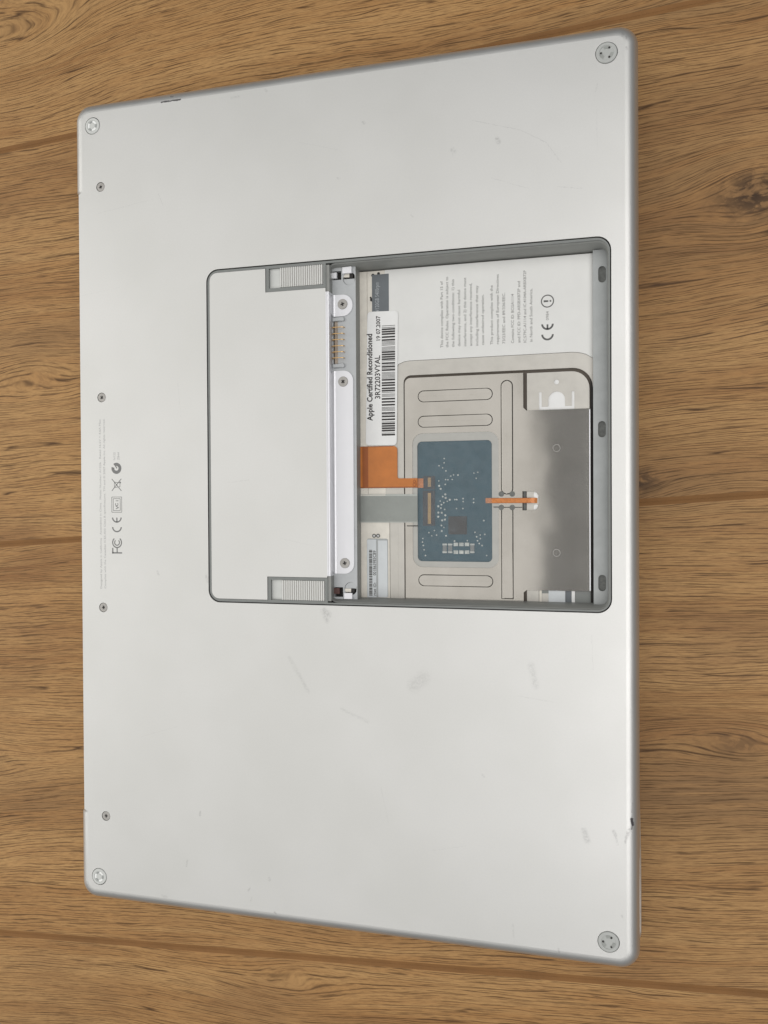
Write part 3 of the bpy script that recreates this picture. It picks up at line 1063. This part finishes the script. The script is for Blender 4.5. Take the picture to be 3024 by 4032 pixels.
# boundary between the white sheet and the metal tray
bnd = [A(1560, 1440), A(1572, 1432), A(1590, 1424), A(1609, 1420), A(2254, 1385.5), A(2280, 1387), A(2308, 1394), A(2333, 1409)]
bl = sum(p[1] for p in bnd[3:5]) / 2
xw = A(1515, 1100)[0]
white_poly = [(xw, YT), (xw, bnd[0][1])] + [bnd[0], bnd[1], bnd[2], bnd[3], bnd[4], bnd[5], bnd[6], (XE + 0.8, bnd[7][1]), (XE + 0.8, YT)]
plate('white_sheet', white_poly, [], z, z - 1.2, M['white'], lap)
g_ = 0.16
xg = A(1591, 1650)[0]
groove_top = [A(1606, 1483), A(2258, 1450), A(2290, 1458), A(2318, 1480), A(2331, 1512)]
gy = (A(1606, 1483)[1] + A(2258, 1450)[1]) / 2
xcol = A(1566, 1800)[0]
tr_r = XE - 0.1
border = ([(xcol, YB), (xcol, bnd[0][1] - g_)] + [(p[0], p[1] - g_) for p in bnd[1:7]] + [(XE + 0.8, bnd[7][1] - g_), (XE + 0.8, gy - 7.0)]
          + arc_pts(tr_r - 7.2, gy - 7.6, 8.0, 0, 90, 8) + arc_pts(xg + 2.8, gy - 2.6, 3.0, 90, 180, 5) + [(xg - 0.2, YB)])
plate('tray_border', border, [], z - 0.15, z - 1.3, M['border'], lap, label='pale metal rim round the trackpad tray')

# the tray itself with window, ovals and cut outs
wr = mrect(1644, 1937.5, 1735.5, 2211.5, z - 0.3)          # board window
lip = mrect(1625, 1964, 1703, 2235, z - 0.1)
top_cut = mrect(2060, 2325, 1440, 1612, z)
bot_cut = mrect(2062, 2329, 2326, 2385, z)
cen_cut = mrect(2057, 2121, 1934, 2009.5, z)
yT = gy - 0.75
TX0 = xg + 0.30
tray_out = ([(TX0, YB), ] + [(bot_cut[0], YB), (bot_cut[0], bot_cut[3] - 1.0), (bot_cut[0] + 1.2, bot_cut[3]), (tr_r - 0.15, bot_cut[3])]
            + [(tr_r - 0.15, top_cut[1]), (top_cut[0] + 1.2, top_cut[1]), (top_cut[0], top_cut[1] + 1.2), (top_cut[0], yT)]
            + arc_pts(TX0 + 2.4, yT - 2.4, 2.4, 90, 180, 5))
hole_lip = rrect(*lip, 4.4, 8)
ovals = []
for (l, r_) in (((1645, 1560.5), (1940, 1551)), ((1645, 1661), (1940, 1652)), ((1647.5, 2284), (1942, 2290))):
    a, b = A(*l), A(*r_)
    yc = (a[1] + b[1]) / 2
    ovals.append((a[0], yc - 2.45, b[0], yc + 2.45))
vx0, vx1 = A(1972, 1700)[0], A(2020, 1700)[0]
vt1, vb1 = A(1996, 1496)[1], A(1996, 1947)[1]
vt2, vb2 = A(1996, 1996)[1], YB + 0.9
ovs = ovals + [(vx0, vb1, vx1, vt1)]
holes = [hole_lip] + [rrect(*o, 2.4, 8) for o in ovs] + [rrect(vx0, vb2, vx1, vt2)]
cc = [cen_cut[0], cen_cut[1], cen_cut[2], cen_cut[3]]
cutc = [(cc[0], cc[1]), (cc[2] - 2.6, cc[1])] + arc_pts(cc[2] - 2.6, cc[1] + 2.6, 2.6, -90, 0, 4) + arc_pts(cc[2] - 2.6, cc[3] - 2.6, 2.6, 0, 90, 4) + [(cc[0], cc[3])]
holes.append(cutc)
plate('trackpad_tray', tray_out, holes, z - 0.05, z - 1.2, M['tray'], lap, label='stamped steel tray under the trackpad')
# raised ovals sit in their pressed seams
for o in ovals:
    s_ = 0.24
    plate('pressed_rib', rrect(o[0] + s_, o[1] + s_, o[2] - s_, o[3] - s_, 2.25, 8), [], z + 0.05, z - 1.2, M['tray'], lap, bevel=0.12)
o = ovs[3]
plate('pressed_rib', rrect(o[0] + 0.26, o[1] + 0.26, o[2] - 0.26, o[3] - 0.26, 2.15, 8), [], z + 0.05, z - 1.2, M['tray'], lap, bevel=0.2)
plate('pressed_rib', rrect(vx0 + 0.26, vb2 + 0.2, vx1 - 0.26, vt2 - 0.2), [], z + 0.05, z - 1.2, M['tray'], lap, bevel=0.2)
for px, py in ((1974, 1945), (2017, 1945), (1974, 1998), (2017, 1998)):
    c = A(px, py)
    plate('round_hole', circle(c[0], c[1], 1.12, 20), [], z + 0.07, z - 1.0, M['slot'], lap)
for l, r_, t_, b in ((2028, 2056, 1996, 1999), (1943, 1964, 1995, 1998), (1602, 1644, 2069, 2072.5)):
    plate('tray_slit', rrect(*mrect(l, r_, t_, b, z)), [], z + 0.01, z - 1.0, M['dark'], lap)
for px, py in ((2191.5, 1764), (2192, 2177)):
    c = A(px, py)
    bm = bmesh.new()
    add_plate(bm, circle(c[0], c[1], 1.5, 24), [circle(c[0], c[1], 1.32, 24)], z + 0.03, z)
    new_obj('stamped_ring', bm, M['ring'], lap)
box('edge_highlight', XE - 0.75, A(2320, 2326)[1], z + 0.25, XE - 0.35, A(2320, 1612)[1], z - 1, M['bracket'], lap)  # brighter strip paints the highlight along the tray's right edge

# window in the upper right corner of the tray
zl = z - 0.7
sub = mrect(2075, 2321, 1464, 1640, zl)
hole1 = A(2191.5, 1504, zl)
ar = mrect(2159, 2225, 1541, 1625, zl)
s1 = mrect(2122, 2133, 1544, 1612, zl)
s2 = mrect(2251, 2262, 1540, 1612, zl)
yb_ = mrect(2133, 2159, 1601, 1612, zl)
am = (ar[0] + ar[2]) / 2
ra = (ar[2] - ar[0]) / 2
cut = ([(s1[0], sub[1] + 1), (s1[0], s1[3])] + [(s1[2], s1[3]), (s1[2], yb_[3]), (ar[0], yb_[3])]
       + [(p[0], p[1]) for p in arc_pts(am, ar[3] - ra, ra, 180, 0, 10)]
       + [(ar[2], yb_[3]), (s2[0], yb_[3]), (s2[0], s2[3]), (s2[2], s2[3]), (s2[2], sub[1] + 1)])
subp = [(sub[0], sub[1]), (sub[2], sub[1]), (sub[2], sub[3] - 7)] + arc_pts(sub[2] - 7, sub[3] - 7, 7, 0, 90, 8) + [(sub[0], sub[3])]
plate('latch_plate', subp, [cut, circle(hole1[0], hole1[1], 1.0, 18)], zl, zl - 0.6, M['border'], lap, label='lower metal plate with an arched cut-out')
box('pale_backing', sub[0] + 3, sub[1], zl - 0.35, sub[2] - 4, sub[3] - 1, zl - 0.6, M['label'], lap)
pb = mrect(2118, 2266, 1536, 1640, zl)
plate('pale_backing', rrect(pb[0] - 0.8, pb[1], pb[2] + 0.8, pb[3] + 4.5), [], zl - 0.61, zl - 0.8, M['label'], lap)

# window in the lower right corner
y1_, y0_ = bot_cut[3] + 0.4, YB - 0.4
zz = z - 0.9
for l, r_, mt, dz in ((2075, 2122, 'border', 0), (2123.5, 2134, 'cream', 0.1), (2134.5, 2160, 'border', 0), (2160, 2226, 'label2', 0.15),
                      (2226, 2251, 'drive', -0.1), (2251, 2264, 'label', 0.05), (2264, 2326, 'frame', -0.1)):
    q = mrect(l, r_, 2326, 2373, zz)
    box('inner_strip', q[0], y0_, zz + dz, q[2] - 0.03, y1_, zz - 0.6, M[mt], lap)
q = mrect(2134, 2160, 2325, 2336, zz)
box('inner_tab', q[0], q[1], zz + 0.2, q[2], q[3] + 0.5, zz - 0.3, M['frame'], lap)

# centre cut-out
zs = z - 0.8
q = mrect(2074, 2119, 1935, 2009, zs)
plate('lower_tongue', rrect(q[0], q[1] - 0.6, q[2] + 1.5, q[3] + 0.6), [], zs, zs - 0.4, M['border'], lap)
q = mrect(2061, 2070, 1933, 2010, zs)
box('slot_bar', q[0], q[1], zs - 0.2, q[2], q[3], zs - 0.5, M['slot'], lap)
for py, up in ((1949, 1), (1999, -1)):
    c = A(2111, py, zs)
    plate('pale_crescent', rrect(c[0] - 0.9, c[1] - 1.3, c[0] + 0.9, c[1] + 1.3, 0.88), [], zs + 0.12, zs - 0.1, M['label'], lap)

# ---- board behind the milky film
bz = z - 1.0
B = rrect(wr[0] - 1.6, wr[1] - 1.6, wr[2] + 1.6, wr[3] + 1.6)
board = plate('circuit_board', B, [], bz, bz - 0.5, M['board'], lap, label='blue circuit board behind a milky film')


def bp(x, y, zz_=None):
    return at(1600 + x / 4.425, 1800 + y / 4.425, bz if zz_ is None else zz_)


def brect(x0, y0, x1, y1, zz_):
    return mrect(1600 + x0 / 4.425, 1600 + x1 / 4.425, 1800 + y0 / 4.425, 1800 + y1 / 4.425, zz_)


q = brect(735, 1030, 1055, 1345, bz)
plate('chip', rrect(*q, 0.2), [], bz + 0.35, bz, M['chip'], board, bevel=0.08)
for y0__, y1__, g0, g1 in ((330, 560, 360, 522), (585, 1195, 625, 1165)):
    q = brect(290, y0__, 500, y1__, bz)
    cn = plate('connector', rrect(*q), [], bz + 0.3, bz, M['conn'], board)
    bm = bmesh.new()
    g_n = int((g1 - g0) / 19)
    for k in range(g_n):
        ya = g0 + (g1 - g0) * k / g_n
        q2 = brect(375, ya, 430, ya + 11, bz + 0.3)
        add_plate(bm, rrect(*q2), [], bz + 0.42, bz + 0.3)
    new_obj('contact_row', bm, M['gold'], board)
bm = bmesh.new()
vias = [(660, 25), (660, 98), (570, 150), (632, 185), (690, 240), (775, 330), (822, 310), (900, 312), (685, 392), (725, 395), (800, 390), (565, 415),
        (572, 500), (598, 552), (680, 475), (680, 648), (635, 688), (685, 710), (757, 742), (713, 770), (590, 765), (652, 793), (612, 828), (558, 857),
        (602, 888), (668, 910), (558, 967), (617, 968), (680, 1013), (556, 1038), (672, 1087), (625, 1102), (612, 1190), (655, 1225), (617, 1287),
        (490, 1278), (395, 1315), (443, 1370), (527, 1358), (692, 1370), (290, 1418), (282, 1480), (297, 1538), (310, 1615), (335, 1715), (1178, 278),
        (1245, 262), (1218, 368), (988, 722), (990, 775), (1172, 728), (1172, 790), (1196, 1310), (1287, 1355), (1367, 1345), (1225, 1388), (1290, 1420),
        (1240, 1457), (1270, 1505), (1320, 1540), (1350, 1105), (1400, 1715), (840, 1462), (1062, 1455), (845, 740), (878, 740), (875, 895), (985, 895)]
bright = set([12, 13, 15, 17, 18, 23, 26, 27, 28, 29, 30, 31])
for k, (x, y) in enumerate(vias):
    c = bp(x, y)
    rr = 0.44 if k in bright else random.uniform(0.26, 0.38)
    add_plate(bm, circle(c[0], c[1], rr, 8), [], bz + 0.12, bz)
new_obj('solder_dots', bm, M['solder'], board, kind='stuff')
for k, x in enumerate((670, 765, 865, 960, 1058, 1150)):
    thin = k in (0, 1, 5)
    q = brect(x - 34, 1490, x + 34, 1690, bz)
    if thin:
        rs = plate('resistor', rrect(q[0], q[1] + 0.4, q[2], q[3] - 0.4), [], bz + 0.3, bz, M['resist'], board)
    for yc in (1520, 1655):
        h = 14 if thin else 30
        q = brect(x - 38, yc - h, x + 38, yc + h, bz)
        plate('solder_pad', rrect(*q), [], bz + 0.34, bz, M['solder'], board)
# film over the board, recessed lip of the tray
bm = bmesh.new()
add_plate(bm, rrect(lip[0] + 0.02, lip[1] + 0.02, lip[2] - 0.02, lip[3] - 0.02, 4.38, 8), [rrect(*wr, 1.9, 6)], z - 0.22, z - 0.75)
new_obj('window_lip', bm, M['lipm'], lap, label='recessed grey rim of the board window')
plate('milky_film', rrect(wr[0] + 0.02, wr[1] + 0.02, wr[2] - 0.02, wr[3] - 0.02, 1.85, 6), [], z - 0.3, z - 0.32, M['film'], lap)

# ---- left strip of the bay: drive, stickers, flex cables
xs1 = A(1447.5, 1600)[0]
xs2 = A(1463, 1150)[0]
ye = A(1490, 1755)[1]
plate('cream_rail', rrect(XW0 - 0.3, ye - 22, xs1 - 0.06, YT), [], z - 0.1, z - 1.2, M['cream'], lap)
plate('drive_edge', rrect(xs1 + 0.06, ye - 22, xw - 0.1, YT), [], z - 0.25, z - 1.2, M['cream'], lap)
plate('side_rail', rrect(XW0 - 0.3, YB, A(1535, 2200)[0] - 0.12, ye - 22.1), [], z - 0.2, z - 1.2, M['cream'], lap)
plate('inner_panel', rrect(A(1535, 2200)[0] + 0.12, YB, xcol - 0.02, ye - 22.1), [], z - 0.15, z - 1.2, M['border'], lap)
plate('inner_panel', rrect(xw, ye - 22.05, xcol - 0.02, bnd[0][1] - g_), [], z - 0.15, z - 1.2, M['border'], lap)
for px, py, rr in ((1468, 1084, 0.7), (1490, 1077, 0.6), (1463, 1180, 0.7), (1459, 1172, 0.4)):
    c = A(px, py)
    plate('drive_screw_hole', circle(c[0], c[1], rr, 12), [], z - 0.06, z - 0.6, M['dark'], lap)
dl = mrect(1465, 1531, 1080, 1240, z)
plate('drive_label', rrect(*dl), [], z - 0.02 + 0.1, z - 0.3, M['drive'], lap, label='dark grey drive label partly under the white sticker')
bm = bmesh.new()
add_text(bm, 'V120GB 5400rpm', (1492.5, 1228), (1493.5, 1111), 1.75, z + 0.095)
new_obj('drive_print', bm, M['inkwhite'], lap)

# white refurbisher sticker, slightly skewed
zk = z + 0.30
tl, tr_, br_, bl_ = at(1446.5, 1228, zk), at(1567, 1223, zk), at(1561.5, 1753, zk), at(1440, 1754, zk)


def quad_round(c, r_, n=5):
    pts = []
    k = len(c)
    for i in range(k):
        p, a, b = Vector(c[i]), Vector(c[i - 1]), Vector(c[(i + 1) % k])
        da, db = (a - p).normalized(), (b - p).normalized()
        s, e = p + da * r_, p + db * r_
        for q in range(n + 1):
            tt = q / n
            v = s * (1 - tt) ** 2 + p * 2 * tt * (1 - tt) + e * tt * tt
            pts.append((v.x, v.y))
    return pts


st = plate('paper_sticker', quad_round([bl_, br_, tr_, tl], 1.7), [], zk, zk - 0.12, M['label'], lap, label='white bar code sticker reading Apple Certified Reconditioned')
bm = bmesh.new()
zt = zk + 0.012
add_text(bm, 'Apple Certified Reconditioned', (1464, 1657), (1469.5, 1314), 2.35, zt, bold=0.03, x_shift=0.3)
add_text(bm, '3R72203VYAL', (1496, 1570), (1498.5, 1399), 2.3, zt, bold=0.02, x_shift=0.1)
add_text(bm, '19 07.2007', (1497, 1340), (1497.5, 1243), 1.75, zt, bold=0.024, x_shift=0.0)
rs_ = random.Random(3)
seq = []
for k in range(58):
    seq.append((rs_.choice((0.8, 0.8, 0.9, 1.8)), rs_.choice((0.75, 0.75, 0.8, 2.4, 2.5))))
add_bars(bm, 1502, 1554.5, 1281, 1715, zt, seq, skew=0.25)
new_obj('sticker_print', bm, M['ink'], st)

# lower address label
e1 = mrect(1446, 1482, 2124, 2352, z)
e2 = mrect(1489, 1526, 2128, 2352, z)
e0 = mrect(1445, 1527.5, 2121, 2352, z)
lb = plate('wireless_card', rrect(*e0, 0.8), [], z - 0.02, z - 0.6, M['shelf'], lap, label='small card with a bar code label by the lower bay wall')
plate('address_label', rrect(*e1, 0.3), [], z + 0.10, z - 0.05, M['label2'], lb)
plate('address_label', rrect(*e2, 0.3), [], z + 0.10, z - 0.05, M['label2'], lb)
bm = bmesh.new()
zt = z + 0.112
add_text(bm, '001B63983CB9', (1480.6, 2266), (1480, 2168), 1.35, zt, bold=0.02)
add_text(bm, 'rnet ID:', (1481, 2345), (1480.6, 2294), 1.25, zt, bold=0.02)
seq = [(rs_.choice((0.5, 0.5, 1.0)), rs_.choice((0.7, 1.2, 2.2, 3.0))) for k in range(34)]
add_bars(bm, 1453.6, 1466.0, 2165, 2345, zt, seq)
new_obj('label_print', bm, M['inkmid'], lb)
for px in (1473, 1488.6):
    c = A(px, 2109.7)
    bm = bmesh.new()
    add_plate(bm, circle(c[0], c[1], 0.85, 20), [circle(c[0], c[1], 0.42, 16)], z + 0.02, z - 0.4)
    eo = new_obj('antenna_socket', bm, M['slot'], lap)
    plate('socket_pin', circle(c[0], c[1], 0.3, 12), [], z + 0.1, z - 0.3, M['bracket'], eo)

# grey ribbon cable with its conductors
rb = mrect(1419, 1644, 1946, 2057.5, z)
zr = z + 0.25
rbn = plate('ribbon_cable', rrect(XW0, rb[1], wr[0] + 0.1, rb[3]), [], zr, zr - 0.15, M['ribbon'], lap, label='flat grey ribbon cable with fine conductors')
bm = bmesh.new()
nl = 26
for k in range(nl):
    yy = rb[1] + 0.6 + (rb[3] - rb[1] - 1.6) * k / (nl - 1)
    add_plate(bm, rrect(XW0 + 0.05, yy - 0.09, wr[0] + 0.05, yy + 0.09), [], zr + 0.03, zr)
new_obj('conductor', bm, M['ribbonline'], rbn, kind='stuff')
plate('cable_fold', rrect(XW0 + 0.02, rb[3] - 0.5, A(1518, 1948)[0], rb[3] - 0.15), [], zr + 0.06, zr + 0.035, M['cream'], rbn)

# orange flex: wide flag, narrow tail going under the film
of = mrect(1419, 1565, 1757, 1921.5, zr)
ot = mrect(1565, 1668, 1883, 1921.5, zr)
x0, y0, x1, y1 = XW0 - 0.1, of[1], of[2], of[3]
flex = ([(x0, y0), (wr[0] + 0.15, y0), (wr[0] + 0.15, ot[3]), (x1 + 0.8, ot[3])] + arc_pts(x1 + 0.8, ot[3] + 0.8, 0.8, 270, 180, 4)
        + arc_pts(x1 - 1.8, y1 - 1.8, 1.8, 0, 90, 5) + [(x0, y1)])
fl = plate('orange_flex_cable', flex, [], zr + 0.05, zr - 0.05, M['orange'], lap, label='wide translucent orange flex cable')
dk = mrect(1427, 1450, 1760, 1919, zr)
plate('dark_band', rrect(dk[0], dk[1], dk[2], dk[3]), [], zr + 0.06, zr + 0.045, M['orangedk'], fl)  # darker orange band across the left end of the flex
bm = bmesh.new()
add_plate(bm, rrect(x0, y0, wr[0] + 0.15, y0 + 0.45), [], zr + 0.065, zr + 0.045)
add_plate(bm, rrect(x0, y1 - 0.3, x1 - 1.8, y1), [], zr + 0.065, zr + 0.045)
new_obj('edge_trace', bm, M['orangedk'], fl)
bm = bmesh.new()
c = at(1632, 1902, zr)
arc_strip(bm, c[0], c[1] - 0.7, zr + 0.08, 0.45, 0.8, 0, 360, 14)
arc_strip(bm, c[0], c[1] + 0.7, zr + 0.08, 0.35, 0.65, 0, 360, 14)
stroke_uv(bm, c[0] + 1.1, c[1], zr + 0.08, (-1.2, 0), (1.0, 0.5), 0.2)
new_obj('flex_mark', bm, M['orangedk'], fl)
q = mrect(1640, 1667, 1884, 1921, bz + 0.35)
plate('flex_tail', rrect(q[0], q[1], q[2], q[3]), [], bz + 0.40, bz + 0.33, M['copper'], fl)

# narrow copper coloured flex, diving into the centre cut-out
ct = mrect(1938, 2121, 1960.5, 1981, z)
bm = bmesh.new()
zc = z + 0.12
prof = [(wr[2] - 0.1, zc), (A(2083, 1970)[0], zc), (A(2094, 1970)[0], zc - 0.05), (A(2104, 1970)[0], zc - 0.3), (A(2112, 1970)[0], zc - 0.75), (A(2118, 1970)[0], zc - 1.1), (A(2121, 1970)[0], zc - 1.3)]
for s_ in (0.0,):
    top_ = [[(x, yy, zz2) for x, zz2 in prof] for yy in (ct[1], ct[1] + 0.8, ct[3] - 0.8, ct[3])]
    add_loft(bm, top_, closed=False)
    bot_ = [[(x, yy, zz2 - 0.15) for x, zz2 in prof] for yy in (ct[1], ct[3])]
    add_loft(bm, bot_, closed=False)
    add_loft(bm, [[(x, ct[1], zz2) for x, zz2 in prof], [(x, ct[1], zz2 - 0.15) for x, zz2 in prof]], closed=False)
    add_loft(bm, [[(x, ct[3], zz2) for x, zz2 in prof], [(x, ct[3], zz2 - 0.15) for x, zz2 in prof]], closed=False)
cf = new_obj('copper_flex_cable', bm, M['copper'], lap, smooth=50, label='narrow copper coloured flex cable')
q = mrect(1912, 1940, 1961, 1981, bz + 0.35)
plate('flex_tail', rrect(*q), [], bz + 0.4, bz + 0.33, M['copper'], cf)
bm = bmesh.new()
for yy in (ct[1] + 0.08, ct[3] - 0.08):
    add_plate(bm, rrect(wr[2], yy - 0.09, A(2092, 1970)[0], yy + 0.09), [], zc + 0.03, zc - 0.02)
new_obj('edge_trace', bm, M['orangedk'], cf)

# ---- print on the white sheet
bm = bmesh.new()
lines = [('This device complies with Part 15 of', 262, 965, 240), ('the FCC Rules. Operation is subject to', 320, 962, 192),
         ('the following two conditions: 1) this', 385, 958, 220), ('device may not cause harmful', 450, 950, 335),
         ('interference, and 2) this device must', 515, 948, 200), ('accept any interference received,', 578, 945, 262),
         ('including interference that may', 645, 942, 287), ('cause undesired operation.', 708, 935, 385),
         ('This product complies with the', 805, 930, 285), ('requirements of European Directives', 870, 925, 165),
         ('73/23/EEC and 89/336/EEC.', 938, 920, 365), ('Contains FCC ID: BCGA1114', 1033, 915, 380),
         ('and FCC ID: PPD-ARSBXB72P and', 1103, 910, 240), ('IC:579C-A1114 and IC:4104A-ARBXB72P', 1168, 908, 122),
         ('in North and South America.', 1235, 900, 320)]
zp = z + 0.012
for s, bx, ys, ye_ in lines:
    add_text(bm, s, (1650 + bx / 2.765, 1020 + ys / 2.765), (1650 + bx / 2.765, 1020 + ye_ / 2.765), 1.12, zp, bold=0.008)
add_text(bm, '0984', (2161, 1260.5), (2161, 1225.4), 1.15, zp)
new_obj('printed_text', bm, M['inkgrey'], lap, label='block of small grey regulatory print on the white sheet')
bm = bmesh.new()
xb3 = A(2180.5, 1290)[0]
xt3 = A(2131, 1290)[0]
H = xb3 - xt3
yc = A(2155, 1020 + 886 / 2.765)[1] + H / 2
arc_strip(bm, xb3 - H / 2, yc, zp, H / 2 - 0.75, H / 2, 92, 268, 22)
yc2 = A(2155, 1020 + 773 / 2.765)[1] + H / 2
arc_strip(bm, xb3 - H / 2, yc2, zp, H / 2 - 0.75, H / 2, 92, 268, 22)
stroke_uv(bm, xb3 - H / 2, yc2, zp, (-H / 2 + 0.3, 0), (-0.2, 0), 0.7)
c = A(2155.6, 1185.6)
arc_strip(bm, c[0], c[1], zp, 2.15, 2.6, 0, 360, 40)
poly_uv(bm, c[0], c[1], zp, [(-0.32, -0.35), (0.32, -0.35), (0.42, 1.5), (-0.42, 1.5)])
poly_uv(bm, c[0], c[1], zp, [(-0.35, -1.5), (0.35, -1.5), (0.35, -0.85), (-0.35, -0.85)])
new_obj('approval_symbols', bm, M['inkmid'], lap, label='dark CE mark and warning circle on the white sheet')
